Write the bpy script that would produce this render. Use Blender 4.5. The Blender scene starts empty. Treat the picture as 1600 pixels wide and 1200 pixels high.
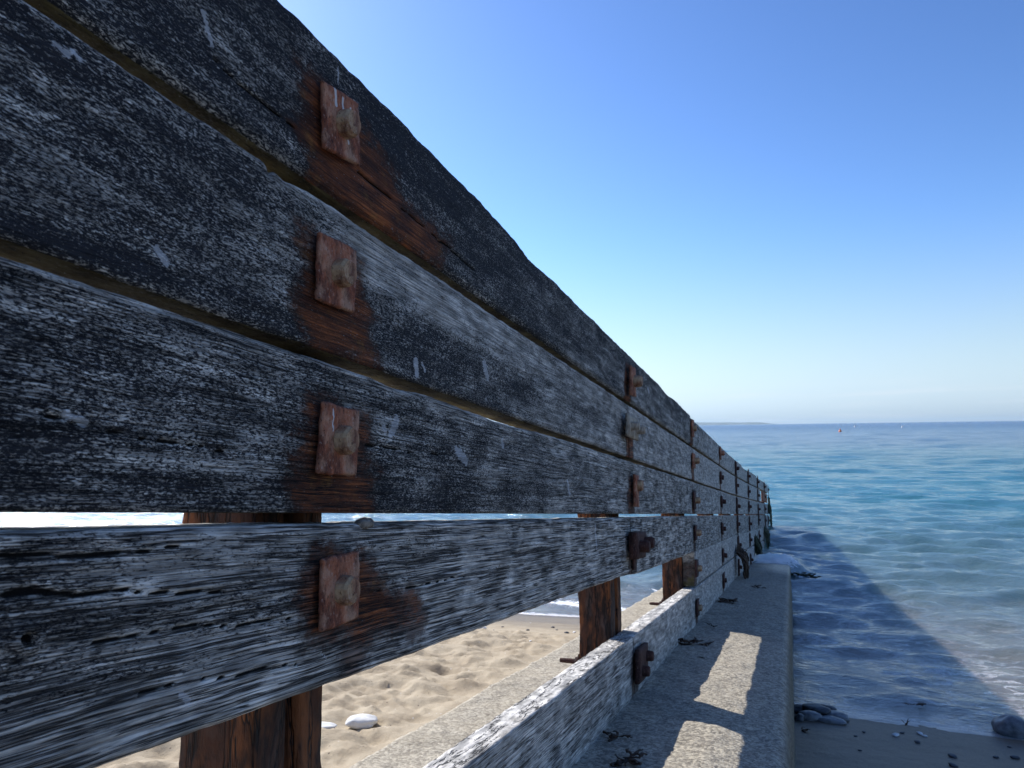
import bpy, math, random
import numpy as np
from mathutils import Matrix, Vector

# ------------------------------------------------------------------ scene, camera, light
scene = bpy.context.scene
col = scene.collection
CAMZ = 2.1                                   # eye above the sea (sea level is z = 0)
YAW, PIT, ROL = math.radians(19.99), math.radians(3.31), math.radians(-0.80)
cy_, sy_ = math.cos(YAW), math.sin(YAW)
fwd = Vector((-sy_*math.cos(PIT), cy_*math.cos(PIT), math.sin(PIT)))
rgt = Vector((cy_, sy_, 0)); upv = rgt.cross(fwd)
r2 = math.cos(ROL)*rgt + math.sin(ROL)*upv
u2 = -math.sin(ROL)*rgt + math.cos(ROL)*upv
cam = bpy.data.cameras.new("camera"); camo = bpy.data.objects.new("camera", cam); col.objects.link(camo)
camo.matrix_world = Matrix(((r2.x, u2.x, -fwd.x, 0), (r2.y, u2.y, -fwd.y, 0), (r2.z, u2.z, -fwd.z, CAMZ), (0, 0, 0, 1)))
cam.sensor_width = 36; cam.lens = 26.55; cam.clip_start = 0.02; cam.clip_end = 60000
cam.dof.use_dof = True; cam.dof.focus_distance = 1.4; cam.dof.aperture_fstop = 16
scene.camera = camo

SUN_DIR = Vector((-1.0, 0.5, 0.90)).normalized()          # towards the sun
elev = math.asin(SUN_DIR.z); azim = math.atan2(SUN_DIR.x, SUN_DIR.y)
w = bpy.data.worlds.new("World"); scene.world = w; w.use_nodes = True
nt = w.node_tree; bg = nt.nodes["Background"]
sky = nt.nodes.new("ShaderNodeTexSky"); sky.sky_type = 'NISHITA'; sky.sun_disc = False
sky.sun_elevation = elev; sky.sun_rotation = azim
sky.altitude = 0; sky.air_density = 1.0; sky.dust_density = 0.6; sky.ozone_density = 3.0
SK = 0.18                                     # deepen the clear blue, keep a pale band of air at the horizon
def wn(t, **k):
    n_ = nt.nodes.new(t)
    for a, b in k.items(): setattr(n_, a, b)
    return n_
sc_ = wn("ShaderNodeVectorMath", operation='SCALE'); nt.links.new(sky.outputs[0], sc_.inputs[0]); sc_.inputs["Scale"].default_value = SK
pw = wn("ShaderNodeGamma"); nt.links.new(sc_.outputs[0], pw.inputs[0]); pw.inputs[1].default_value = 1.42
bw = wn("ShaderNodeRGBToBW"); nt.links.new(sc_.outputs[0], bw.inputs[0])
pale = wn("ShaderNodeVectorMath", operation='SCALE'); pale.inputs[0].default_value = (.55, .69, .81); nt.links.new(bw.outputs[0], pale.inputs["Scale"])
tcw = wn("ShaderNodeTexCoord"); sx = wn("ShaderNodeSeparateXYZ"); nt.links.new(tcw.outputs["Generated"], sx.inputs[0])
mr = wn("ShaderNodeMapRange", interpolation_type='SMOOTHSTEP'); nt.links.new(sx.outputs[2], mr.inputs[0])
for i_, v_ in ((1, .26), (2, -.02), (3, 0.), (4, 1.)): mr.inputs[i_].default_value = v_
mpw = wn("ShaderNodeMapping"); nt.links.new(tcw.outputs["Generated"], mpw.inputs[0]); mpw.inputs["Scale"].default_value = (5, 5, 95)
cn = wn("ShaderNodeTexNoise"); nt.links.new(mpw.outputs[0], cn.inputs["Vector"]); cn.inputs["Scale"].default_value = 1; cn.inputs["Detail"].default_value = 5
cr_ = wn("ShaderNodeMapRange", interpolation_type='SMOOTHSTEP'); nt.links.new(cn.outputs[0], cr_.inputs[0])
for i_, v_ in ((1, .5), (2, .8), (3, 0.), (4, .35)): cr_.inputs[i_].default_value = v_
lo = wn("ShaderNodeMapRange", interpolation_type='SMOOTHSTEP'); nt.links.new(sx.outputs[2], lo.inputs[0])
for i_, v_ in ((1, .07), (2, .03), (3, 0.), (4, 1.)): lo.inputs[i_].default_value = v_
cm = wn("ShaderNodeMath", operation='MULTIPLY'); nt.links.new(cr_.outputs[0], cm.inputs[0]); nt.links.new(lo.outputs[0], cm.inputs[1])
mx = wn("ShaderNodeMix", data_type='RGBA'); nt.links.new(mr.outputs[0], mx.inputs[0]); tn = wn('ShaderNodeVectorMath', operation='MULTIPLY'); nt.links.new(pw.outputs[0], tn.inputs[0]); tn.inputs[1].default_value = (.75, .82, .91); nt.links.new(tn.outputs[0], mx.inputs[6]); nt.links.new(pale.outputs[0], mx.inputs[7])
mx2 = wn("ShaderNodeMix", data_type='RGBA'); nt.links.new(cm.outputs[0], mx2.inputs[0]); nt.links.new(mx.outputs[2], mx2.inputs[6]); mx2.inputs[7].default_value = (.75, .78, .84, 1)
us = wn("ShaderNodeVectorMath", operation='SCALE'); nt.links.new(mx2.outputs[2], us.inputs[0]); us.inputs["Scale"].default_value = 1/SK
nt.links.new(us.outputs[0], bg.inputs[0]); bg.inputs[1].default_value = 0.125
sun = bpy.data.lights.new("sun", 'SUN'); suno = bpy.data.objects.new("sun", sun); col.objects.link(suno)
suno.rotation_euler = SUN_DIR.to_track_quat('Z', 'Y').to_euler()
sun.energy = 3.4; sun.angle = math.radians(0.53); sun.color = (1.0, 0.95, 0.87)
scene.view_settings.view_transform = 'Standard'; scene.view_settings.look = 'None'
scene.view_settings.exposure = 0.82; scene.view_settings.gamma = 1.0
scene.render.resolution_x = 1024; scene.render.resolution_y = 768

# ------------------------------------------------------------------ helpers
def _hash(ix, iy, iz, seed):
    h = (ix.astype(np.int64)*374761393 + iy.astype(np.int64)*668265263 + iz.astype(np.int64)*2147483647 + seed*974711) & 0xffffffff
    h = ((h ^ (h >> 13))*1274126177) & 0xffffffff
    h = (h ^ (h >> 16))
    return (h & 0xffffff)/float(0xffffff)
def vn(x, y, z=0.0, seed=0):
    x, y, z = np.broadcast_arrays(np.asarray(x, float), np.asarray(y, float), np.asarray(z, float))
    x0, y0, z0 = np.floor(x), np.floor(y), np.floor(z)
    fx, fy, fz = x-x0, y-y0, z-z0
    fx, fy, fz = fx*fx*(3-2*fx), fy*fy*(3-2*fy), fz*fz*(3-2*fz)
    r = 0
    for i in (0, 1):
        for j in (0, 1):
            a = _hash(x0+i, y0+j, z0, seed); b = _hash(x0+i, y0+j, z0+1, seed)
            r = r + (a*(1-fz)+b*fz)*(fx if i else 1-fx)*(fy if j else 1-fy)
    return r
def fbm(x, y, z=0.0, seed=0, octv=4, rough=0.5):
    r, a, t = 0, 1.0, 0
    for o in range(octv):
        r = r + a*vn(np.asarray(x)*2**o, np.asarray(y)*2**o, np.asarray(z)*2**o, seed+o*17); t += a; a *= rough
    return r/t
def sstep(a, b, x):
    t = np.clip((np.asarray(x, float)-a)/(b-a), 0, 1); return t*t*(3-2*t)

def mesh_obj(name, verts, faces, mat, parent=None, loc=(0, 0, 0), attrs=None, smooth=True):
    """verts (N,3); faces: (M,4) array, or list of tuples"""
    me = bpy.data.meshes.new(name)
    verts = np.asarray(verts, np.float32)
    if isinstance(faces, np.ndarray):
        me.vertices.add(len(verts)); me.vertices.foreach_set("co", verts.ravel())
        n, k = faces.shape
        me.loops.add(n*k); me.loops.foreach_set("vertex_index", faces.astype(np.int32).ravel())
        me.polygons.add(n); me.polygons.foreach_set("loop_start", np.arange(0, n*k, k, dtype=np.int32))
        me.update(calc_edges=True)
    else:
        me.from_pydata([tuple(map(float, v)) for v in verts], [], [tuple(int(i) for i in f) for f in faces])
        me.update()
    if attrs:
        for k_, v in attrs.items():
            v = np.asarray(v, np.float32)
            if v.ndim == 2:
                a = me.attributes.new(k_, 'FLOAT_VECTOR', 'POINT'); a.data.foreach_set("vector", v.ravel())
            else:
                a = me.attributes.new(k_, 'FLOAT', 'POINT'); a.data.foreach_set("value", v)
    me.polygons.foreach_set("use_smooth", np.full(len(me.polygons), smooth, dtype=bool))
    me.materials.append(mat)
    o = bpy.data.objects.new(name, me); col.objects.link(o); o.location = loc
    if parent: o.parent = parent
    return o
def tag(o, label=None, cat=None, group=None, kind=None):
    if label: o['label'] = label
    if cat: o['category'] = cat
    if group: o['group'] = group
    if kind: o['kind'] = kind
    return o
def empty(name, loc, label, cat, group=None):
    o = bpy.data.objects.new(name, None); col.objects.link(o); o.location = loc; o.empty_display_size = .1
    return tag(o, label, cat, group)
def grid_faces(nu, nv, wrap_v=False):
    u = np.arange(nu-1)[:, None]; v = np.arange(nv if wrap_v else nv-1)[None, :]
    a = u*nv+v; b = u*nv+(v+1) % nv; c = (u+1)*nv+(v+1) % nv; d = (u+1)*nv+v
    return np.stack([a, b, c, d], -1).reshape(-1, 4)

class NG:
    """tiny node-graph writer"""
    def __init__(self, name):
        self.m = bpy.data.materials.new(name); self.m.use_nodes = True
        self.t = self.m.node_tree; self.b = self.t.nodes["Principled BSDF"]
    def n(self, typ, **kw):
        nd = self.t.nodes.new(typ)
        for k, v in kw.items(): setattr(nd, k, v)
        return nd
    def lk(self, a, b): self.t.links.new(a, b)
    def put(self, sock, v):
        if v is None: return
        if hasattr(v, 'is_output'): self.lk(v, sock)
        elif isinstance(v, (tuple, list)) and len(v) == 3 and sock.type == 'RGBA': sock.default_value = (*v, 1)
        else: sock.default_value = v
    def attr(self, name, vec=False):
        a = self.n("ShaderNodeAttribute", attribute_name=name); return a.outputs["Vector" if vec else "Fac"]
    def objco(self): return self.n("ShaderNodeTexCoord").outputs["Object"]
    def geo(self, nm="Position"): return self.n("ShaderNodeNewGeometry").outputs[nm]
    def mp(self, vec, scale=(1, 1, 1), loc=(0, 0, 0)):
        m = self.n("ShaderNodeMapping"); self.put(m.inputs[0], vec); m.inputs["Scale"].default_value = scale
        m.inputs["Location"].default_value = loc; return m.outputs[0]
    def noise(self, vec, scale=1, detail=4, rough=.5, dist=0, out=0):
        m = self.n("ShaderNodeTexNoise"); self.put(m.inputs["Vector"], vec); m.inputs["Scale"].default_value = scale
        m.inputs["Detail"].default_value = detail; m.inputs["Roughness"].default_value = rough
        m.inputs["Distortion"].default_value = dist; return m.outputs[out]
    def voro(self, vec, scale=1, feat='F1', out="Distance", rnd=1):
        m = self.n("ShaderNodeTexVoronoi", feature=feat); self.put(m.inputs["Vector"], vec)
        m.inputs["Scale"].default_value = scale; m.inputs["Randomness"].default_value = rnd; return m.outputs[out]
    def ma(self, op, a, b=None, c=None, clamp=False):
        m = self.n("ShaderNodeMath", operation=op); m.use_clamp = clamp
        self.put(m.inputs[0], a); self.put(m.inputs[1], b); self.put(m.inputs[2], c); return m.outputs[0]
    def rng(self, v, a, b, c=0., d=1., smooth=True):
        m = self.n("ShaderNodeMapRange"); m.interpolation_type = 'SMOOTHSTEP' if smooth else 'LINEAR'
        self.put(m.inputs["Value"], v)
        for k_, x in (("From Min", a), ("From Max", b), ("To Min", c), ("To Max", d)): self.put(m.inputs[k_], x)
        return m.outputs[0]
    def mix(self, f, a, b, typ='MIX'):
        m = self.n("ShaderNodeMix", data_type='RGBA', blend_type=typ)
        self.put(m.inputs[0], f); self.put(m.inputs[6], a); self.put(m.inputs[7], b); return m.outputs[2]
    def sep(self, v):
        m = self.n("ShaderNodeSeparateXYZ"); self.put(m.inputs[0], v); return m.outputs
    def bump(self, h, dist=.002, strength=1., nrm=None):
        m = self.n("ShaderNodeBump"); self.put(m.inputs["Height"], h); m.inputs["Distance"].default_value = dist
        m.inputs["Strength"].default_value = strength
        if nrm: self.lk(nrm, m.inputs["Normal"])
        return m.outputs[0]
    def out(self, color=None, rough=None, normal=None, spec=None, **kw):
        self.put(self.b.inputs["Base Color"], color); self.put(self.b.inputs["Roughness"], rough)
        if normal: self.lk(normal, self.b.inputs["Normal"])
        self.put(self.b.inputs["Specular IOR Level"], spec)
        for k, v in kw.items(): self.put(self.b.inputs[k], v)
        return self.m

# ------------------------------------------------------------------ materials
def wood_material():
    g = NG("weathered_timber")
    tc = g.attr("tc", True)                    # x, along, height in metres (unsheared)
    tone, grain, rust, drop, algae, crk = [g.attr(k) for k in ("tone", "grain", "rust", "drop", "algae", "crack")]
    warp = g.noise(g.mp(tc, (9, 5, 14)), 1, 3, .5, out=1)
    vm = g.n("ShaderNodeVectorMath", operation='MULTIPLY_ADD'); g.lk(warp, vm.inputs[0]); vm.inputs[1].default_value = (.010, .03, .009); g.lk(tc, vm.inputs[2])
    tw = vm.outputs[0]
    f0 = g.noise(g.mp(tw, (400, 170, 560)), 1, 4, .74)
    f0b = g.noise(g.mp(tw, (420, 38, 620)), 1, 4, .72)
    gm = g.rng(grain, .5, 1.2)
    f0 = g.ma('ADD', g.ma('MULTIPLY', f0, g.ma('SUBTRACT', 1., g.ma('MULTIPLY', gm, .48))), g.ma('MULTIPLY', f0b, g.ma('MULTIPLY', gm, .48)))
    f1 = g.noise(g.mp(tw, (140, 60, 200)), 1, 3, .6)
    fleck = g.ma('ADD', g.ma('MULTIPLY', f0, .82), g.ma('MULTIPLY', f1, .18))
    patch = g.noise(g.mp(tw, (10, 6, 17)), 1, 4, .6)
    band = g.noise(g.mp(tw, (20, 2.2, 48)), 1, 3, .6)
    # white fibre amount
    a = g.ma('ADD', fleck, g.ma('MULTIPLY', g.ma('SUBTRACT', patch, .5), .25))
    a = g.ma('ADD', a, g.ma('MULTIPLY', g.ma('SUBTRACT', band, .5), .18))
    a = g.ma('ADD', a, g.ma('MULTIPLY', g.ma('SUBTRACT', tone, .5), .42))
    pale = g.ma('MAXIMUM', g.rng(a, .482, .56), g.rng(tone, .75, 1.6, 0, .92))
    # grain cracks
    c1 = g.noise(g.mp(tw, (40, 3.6, 200)), 1, 4, .58)
    rid = g.ma('ABSOLUTE', g.ma('SUBTRACT', c1, .5))
    gate = g.noise(g.mp(tw, (20, 9, 26), (3, 1, 7)), 1, 2, .5)
    wid = g.ma('MULTIPLY', g.ma('MULTIPLY', grain, .058), g.rng(gate, .30, .55))
    crack = g.ma('SUBTRACT', 1., g.rng(rid, 0, g.ma('ADD', wid, .0005)))
    c2 = g.noise(g.mp(tw, (60, 6, 480)), 1, 3, .6)
    fib = g.rng(c2, .36, .6)
    black = g.mix(g.noise(g.mp(tc, (40, 30, 40)), 1, 4, .6), (.007, .008, .012), (.04, .04, .046))
    grey = g.mix(g.rng(g.noise(g.mp(tw, (30, 14, 50)), 1, 4, .6), .3, .7), (.34, .325, .295), (.90, .86, .79))
    grey = g.mix(g.ma('MULTIPLY', g.ma('SUBTRACT', 1., fib), .55), grey, (.05, .052, .06))
    brown = g.noise(g.mp(tc, (5, 3, 9), (5, 2, 1)), 1, 3, .6)
    grey = g.mix(g.rng(brown, .5, .75, 0, .45), grey, (.26, .225, .18))
    c = g.mix(pale, black, grey)
    # rust stain, wood grain showing through
    rn = g.noise(g.mp(tw, (60, 60, 110)), 1, 5, .7)
    rm = g.rng(g.ma('ADD', rust, g.ma('MULTIPLY', g.ma('SUBTRACT', rn, .5), .9)), .2, .85)
    rc = g.mix(g.rng(g.noise(g.mp(tw, (30, 12, 60)), 1, 4, .6), .35, .68), (.115, .036, .017), (.44, .13, .038))
    rc = g.mix(g.rng(g.noise(g.mp(tw, (20, 20, 25), (2, 2, 2)), 1, 3, .6), .55, .75, 0, .6), rc, (.5, .23, .06))
    rc = g.mix(g.ma('MULTIPLY', g.ma('SUBTRACT', 1., fib), .7), rc, (.03, .012, .008))
    c = g.mix(g.ma('MULTIPLY', g.rng(g.ma('ADD', rust, g.ma('MULTIPLY', g.ma('SUBTRACT', rn, .5), .8)), .10, .5), .75), c, (.022, .013, .010))      # dark tannin rim
    c = g.mix(g.ma('MULTIPLY', rm, g.ma('SUBTRACT', 1., g.ma('MULTIPLY', g.rng(a, .60, .70), .75))), c, rc)
    # algae under the boards
    ac = g.mix(g.rng(g.noise(g.mp(tc, (20, 14, 20)), 1, 5, .65), .35, .65), (.05, .035, .012), (.19, .15, .06))
    c = g.mix(g.ma('MULTIPLY', g.rng(g.ma('ADD', algae, g.ma('MULTIPLY', g.ma('SUBTRACT', rn, .5), .4)), .35, .6), .9), c, ac)
    # cracks
    c = g.mix(g.ma('MULTIPLY', crack, .93), c, (.004, .004, .006))
    c = g.mix(g.rng(crk, .3, .7), c, (.004, .004, .005))
    # droppings
    dn = g.ma('ADD', drop, g.ma('MULTIPLY', g.ma('SUBTRACT', fleck, .5), 3.2))
    c = g.mix(g.rng(dn, .4, .6, 0, .78), c, (.72, .73, .75))
    h = g.ma('ADD', g.ma('MULTIPLY', pale, .55), g.ma('MULTIPLY', fib, .35))
    h = g.ma('SUBTRACT', h, g.ma('MULTIPLY', crack, 1.6))
    h = g.ma('SUBTRACT', h, g.ma('MULTIPLY', g.rng(crk, .3, .7), 2.))
    return g.out(c, .82, g.bump(h, .0035, .9), .25)

def rust_material(name, dark=(.05, .016, .012), mid=(.16, .05, .03), pale=(.34, .2, .16), palef=.5, vs=(60, 60, 18), bumpd=.003):
    g = NG(name); oc = g.objco()
    n1 = g.noise(g.mp(oc, vs), 1, 6, .7)
    n2 = g.noise(g.mp(oc, (28, 28, 28)), 1, 5, .65)
    n3 = g.noise(g.mp(oc, (vs[0]*6, vs[1]*6, vs[2]*9)), 1, 4, .7)
    c = g.mix(g.rng(n1, .36, .62), dark, mid)
    c = g.mix(g.ma('MULTIPLY', g.rng(n2, .42, .68), palef), c, pale)
    c = g.mix(g.rng(n3, .56, .66, 0, .8), c, (.02, .008, .008))
    c = g.mix(g.rng(n3, .42, .33, 0, palef), c, (.48, .36, .31))
    c = g.mix(g.rng(g.attr('drop'), .4, .6, 0, .9), c, (.62, .6, .6))
    h = g.ma('ADD', n1, g.ma('MULTIPLY', n3, .7))
    return g.out(c, .8, g.bump(h, bumpd, .8), .3)

def post_material():
    g = NG("flaking_rust"); oc = g.objco()
    n1 = g.noise(g.mp(oc, (24, 24, 7)), 1, 6, .7, 1.2)
    n2 = g.noise(g.mp(oc, (14, 14, 6), (3, 3, 3)), 1, 4, .6)
    n3 = g.noise(g.mp(oc, (120, 120, 50)), 1, 5, .7)
    lines = g.ma('ABSOLUTE', g.ma('SUBTRACT', g.noise(g.mp(oc, (26, 26, 3.5), (7, 7, 7)), 1, 4, .6), .5))
    c = g.mix(g.rng(n1, .34, .62), (.016, .008, .006), (.085, .030, .014))
    c = g.mix(g.rng(n2, .46, .62, 0, .9), c, (.22, .072, .022))
    c = g.mix(g.rng(n2, .44, .3, 0, .7), c, (.10, .065, .055))
    c = g.mix(g.rng(lines, .028, .0), c, (.006, .004, .004))
    c = g.mix(g.rng(n3, .6, .75, 0, .7), c, (.02, .01, .01))
    h = g.ma('ADD', g.ma('MULTIPLY', n1, 1.5), g.ma('ADD', g.ma('MULTIPLY', n3, .4), g.rng(lines, 0, .05)))
    return g.out(c, .75, g.bump(h, .006, .8), .35)

def concrete_material():
    g = NG("aggregate_concrete"); p = g.geo()
    ag = g.voro(g.mp(p, (1, 1, 1)), 120, out="Color")
    agd = g.voro(g.mp(p, (1, 1, 1)), 120)
    n1 = g.noise(p, 26, 6, .7); n2 = g.noise(p, 4, 4, .6); n3 = g.noise(p, 190, 4, .7)
    scr = g.noise(g.mp(p, (14, 90, 40)), 1, 4, .65)
    c = g.mix(g.rng(n1, .36, .64), (.21, .19, .155), (.44, .395, .315))
    c = g.mix(.42, c, g.mix(g.rng(g.sep(ag)[0], .2, .9), (.12, .105, .09), (.66, .6, .48)))
    c = g.mix(g.rng(n3, .58, .7, 0, .7), c, (.72, .67, .56))
    c = g.mix(g.rng(n3, .42, .3, 0, .6), c, (.09, .08, .07))
    c = g.mix(g.rng(n2, .55, .72, 0, .3), c, (.1, .095, .08))
    x = g.sep(p)
    # dry sand blown over the landward strip, algae and wet near the sea
    sandm = g.ma('MULTIPLY', g.rng(x[0], -.66, -.72), g.rng(g.noise(p, 9, 4, .6), .3, .7, .1, .35))
    c = g.mix(sandm, c, (.47, .40, .285))
    wet = g.rng(g.ma('ADD', x[2], g.ma('MULTIPLY', g.ma('SUBTRACT', n1, .5), .12)), .5, .22)
    c = g.mix(g.ma('MULTIPLY', wet, .75), c, (.045, .05, .042))
    wl = g.ma('MULTIPLY', g.rng(x[0], -.05, -.03), .65)
    c = g.mix(wl, c, (.10, .10, .075))
    h = g.ma('ADD', g.ma('MULTIPLY', n1, 1.1), g.ma('ADD', g.ma('MULTIPLY', n3, .45), g.ma('MULTIPLY', scr, .8)))
    h = g.ma('SUBTRACT', h, g.ma('MULTIPLY', agd, .3))
    return g.out(c, g.rng(wet, 0, 1, .9, .35), g.bump(h, .006, .9), .3)

def sand_material():
    g = NG("beach_sand"); p = g.geo(); wet = g.attr("wet")
    n1 = g.noise(p, 7, 5, .6); n2 = g.noise(p, 420, 3, .7); n3 = g.noise(p, 60, 5, .65)
    dry = g.mix(g.rng(n1, .35, .65), (.40, .325, .225), (.50, .42, .30))
    dry = g.mix(g.rng(n2, .35, .65, 0, .3), dry, (.22, .175, .12))
    spk = g.voro(p, 55); sz = g.voro(p, 55, out="Color")
    m = g.ma('MULTIPLY', g.rng(spk, .2, .12), g.rng(g.sep(sz)[0], .82, .86))
    dry = g.mix(g.ma('MULTIPLY', m, .75), dry, (.10, .075, .055))
    m2 = g.ma('MULTIPLY', g.rng(spk, .2, .12), g.rng(g.sep(sz)[1], .93, .95))
    dry = g.mix(g.ma('MULTIPLY', m2, .8), dry, (.65, .62, .56))
    wc = g.mix(g.rng(n3, .3, .7), (.115, .09, .062), (.165, .13, .09))
    wc = g.mix(g.ma('MULTIPLY', m, .7), wc, (.03, .025, .02))
    c = g.mix(wet, dry, wc)
    h = g.ma('ADD', g.ma('MULTIPLY', n3, 1.), g.ma('MULTIPLY', n2, .25))
    return g.out(c, g.rng(wet, 0, 1, .95, .5), g.bump(h, .006, .7), .35)

def sea_material():
    g = NG("sea_water"); p = g.geo(); dep = g.attr("depth"); off = g.attr("off")
    x = g.sep(p)
    shal = g.mix(g.rng(dep, .0, .7), (.18, .172, .145), (.10, .16, .17))
    mid = g.mix(g.rng(off, 9, 26), shal, (.042, .175, .215))
    patchn = g.noise(g.mp(p, (.02, .09, 0)), 1, 4, .55)
    mid2 = g.mix(g.rng(g.ma('ADD', off, g.ma('MULTIPLY', patchn, 60)), 55, 140), mid, (.018, .095, .195))
    c = g.mix(g.rng(off, 120, 700), mid2, (.012, .07, .17))
    # foam: swash edge + drifting lace
    wv = g.noise(g.mp(p, (1.3, 1.3, 0)), 1, 3, .5, out=1)
    vm = g.n("ShaderNodeVectorMath", operation='MULTIPLY_ADD'); g.lk(wv, vm.inputs[0]); vm.inputs[1].default_value = (.5, .5, 0); g.lk(p, vm.inputs[2])
    lace = g.ma('ABSOLUTE', g.ma('SUBTRACT', g.noise(g.mp(vm.outputs[0], (2.2, 5., 0)), 1, 4, .6), .5))
    lace2 = g.noise(g.mp(p, (9, 16, 0)), 1, 6, .7)
    l = g.ma('ADD', g.rng(lace, .07, .0), g.ma('MULTIPLY', g.ma('SUBTRACT', lace2, .5), 1.6))
    zone = g.ma('MULTIPLY', g.rng(dep, .62, .05), g.rng(g.noise(g.mp(p, (.5, .8, 0)), 1, 3, .6), .38, .62))
    f1 = g.ma('MULTIPLY', g.rng(l, .55, 1.0), zone)
    edge = g.rng(g.ma('ADD', dep, g.ma('MULTIPLY', g.ma('SUBTRACT', lace2, .5), .05)), .024, .006)
    seaw = g.ma('ADD', .42, g.ma('MULTIPLY', g.rng(x[0], -.6, -1.3), .58))
    foam = g.ma('MAXIMUM', g.ma('MULTIPLY', f1, .5), g.ma('MULTIPLY', edge, seaw))
    fa = g.attr("foam"); foam = g.ma('MAXIMUM', foam, g.rng(g.ma('ADD', fa, g.ma('MULTIPLY', g.ma('SUBTRACT', lace2, .5), 3.)), .5, .9))
    c = g.mix(foam, c, (.82, .84, .86))
    b1 = g.noise(g.mp(p, (7, 13, 0)), 1, 5, .62); b2 = g.noise(g.mp(p, (1.1, 2.6, 0)), 1, 5, .6); b3 = g.noise(g.mp(p, (.2, .55, 0)), 1, 4, .6)
    h = g.ma('ADD', g.ma('MULTIPLY', b1, .035), g.ma('MULTIPLY', b2, g.rng(off, 5, 60, .03, .3)))
    h = g.ma('ADD', h, g.ma('MULTIPLY', b3, g.rng(off, 30, 300, 0., 1.4)))
    rough = g.ma('MAXIMUM', g.rng(off, 10, 400, .09, .22), g.ma('MULTIPLY', foam, .7))
    g.b.subsurface_method = 'BURLEY'                       # light spreads inside the water, so shade on it is soft
    g.b.inputs["Subsurface Weight"].default_value = .85
    g.b.inputs["Subsurface Radius"].default_value = (.6, .9, 1.1); g.b.inputs["Subsurface Scale"].default_value = .5
    return g.out(c, rough, g.bump(h, 1., 1.), 1., IOR=1.6)

def plain(name, c, rough=.8, c2=None, sc=30, bd=.001, spec=.3):
    g = NG(name); oc = g.objco(); n = g.noise(oc, sc, 5, .65)
    cc = g.mix(g.rng(n, .35, .65), c, c2 or c)
    return g.out(cc, rough, g.bump(n, bd, .6), spec)

M_WOOD = wood_material()
M_PLATE = rust_material("rusty_plate", (.10, .032, .022), (.37, .12, .058), (.54, .33, .22), .65)
M_PLATE_D = rust_material("dark_rusty_plate", (.022, .010, .010), (.07, .026, .02), (.13, .07, .055), .4)
M_PLATE_P = rust_material("pale_crusted_plate", (.2, .16, .11), (.42, .36, .28), (.52, .47, .38), .6)
M_BOLT = rust_material("rusty_bolt", (.09, .032, .024), (.32, .16, .09), (.58, .44, .26), .8, bumpd=.001)
M_POST = post_material()
M_CONC = concrete_material()
M_SAND = sand_material()
M_SEA = sea_material()
M_WHITESTONE = plain("chalk_stone", (.62, .62, .6), .8, (.78, .78, .76), 25)
M_DARKSTONE = plain("wet_dark_stone", (.02, .022, .026), .45, (.075, .08, .088), 18)
M_GREYSTONE = plain("wet_grey_stone", (.07, .075, .085), .4, (.2, .21, .22), 14)
M_WEED = plain("dried_seaweed", (.02, .012, .008), .6, (.07, .035, .018), 60)
M_WEEDG = plain("dark_green_seaweed", (.008, .014, .008), .5, (.03, .05, .02), 30)

# ------------------------------------------------------------------ frame of the groyne
SL = 0.1114
def zs(Y):                                     # height of the sloping datum (passes through the eye at Y = 0)
    Y = np.asarray(Y, float)
    return CAMZ - SL*Y
def bend(Y): return .13*sstep(8, 16.5, Y)     # the seaward bays swing slightly to the right
XF = -0.570                                    # front face of the boards
rng = np.random.default_rng(7); random.seed(7)

# ------------------------------------------------------------------ sand
APR_L, APR_R, APR_H = -1.105, -0.030, -0.684
def sand_z(X, Y):
    X = np.asarray(X, float); Y = np.asarray(Y, float)
    base = CAMZ + APR_H - .026
    zl = base - SL*np.minimum(Y, 3.6)
    z36 = base - SL*3.6
    sl = z36/(8.25-3.6)
    tl = np.clip(Y-3.6, 0, None)
    zl = zl - sl*tl*sstep(-.8, 1.2, tl)
    zl = zl - .03*sstep(-1.3, -4, X)*sstep(0, 6, Y)
    zr = .115*(6.1-.13*np.clip(X, -1, 6)-Y)
    zr = np.where(zr > .6, .6+(zr-.6)*.6, zr)
    k = sstep(-.95, -.25, X)
    z = zl*(1-k)+zr*k
    return np.maximum(z, -3.5 - 0*z)
def axis(segs):
    out = []
    for a, b, d0, d1 in segs:
        x = a
        while x < b-1e-6:
            out.append(x); t = (x-a)/(b-a); x += d0*(1-t)+d1*t
    out.append(segs[-1][1]); return np.array(out)
xs = axis([(-900, -60, 120, 20), (-60, -6, 8, .25), (-6, -2.6, .06, .018), (-2.6, -1.05, .014, .012), (-1.05, -.1, .1, .02), (-.1, 2.2, .012, .016), (2.2, 8, .05, .5), (8, 60, 1, 12), (60, 900, 20, 120)])
ys = axis([(-900, -20, 120, 5), (-20, .4, 3, .1), (.4, 6.6, .013, .02), (6.6, 10, .03, .1), (10, 60, .4, 10)])
XX, YY = np.meshgrid(xs, ys, indexing='ij')
Z = sand_z(XX, YY)
left = XX < -.9
dryness = np.where(left, sstep(5.6, 4.4, YY + .5*fbm(XX*1.5, YY*1.5, 0, 3)), 0)
rel = fbm(XX*6.5+.35*YY, YY*9, 0, 11, 4, .6)-.5
rel2 = np.abs(fbm(XX*7, YY*11, 0, 31, 3, .5)-.5)
Z = Z + dryness*(rel*.085 + .06*(.12-rel2))*sstep(-1.09, -1.22, XX)
Z = Z + np.where(left, dryness*.012, 0)
wetrel = fbm(XX*1.6, YY*2.4, 0, 51, 4, .55)-.5
Z = Z + (1-dryness)*wetrel*.028*np.clip(np.abs(Z)*6+.25, 0, 1) + (1-dryness)*(fbm(XX*20, YY*22, 0, 61, 3)-.5)*.004
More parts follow.
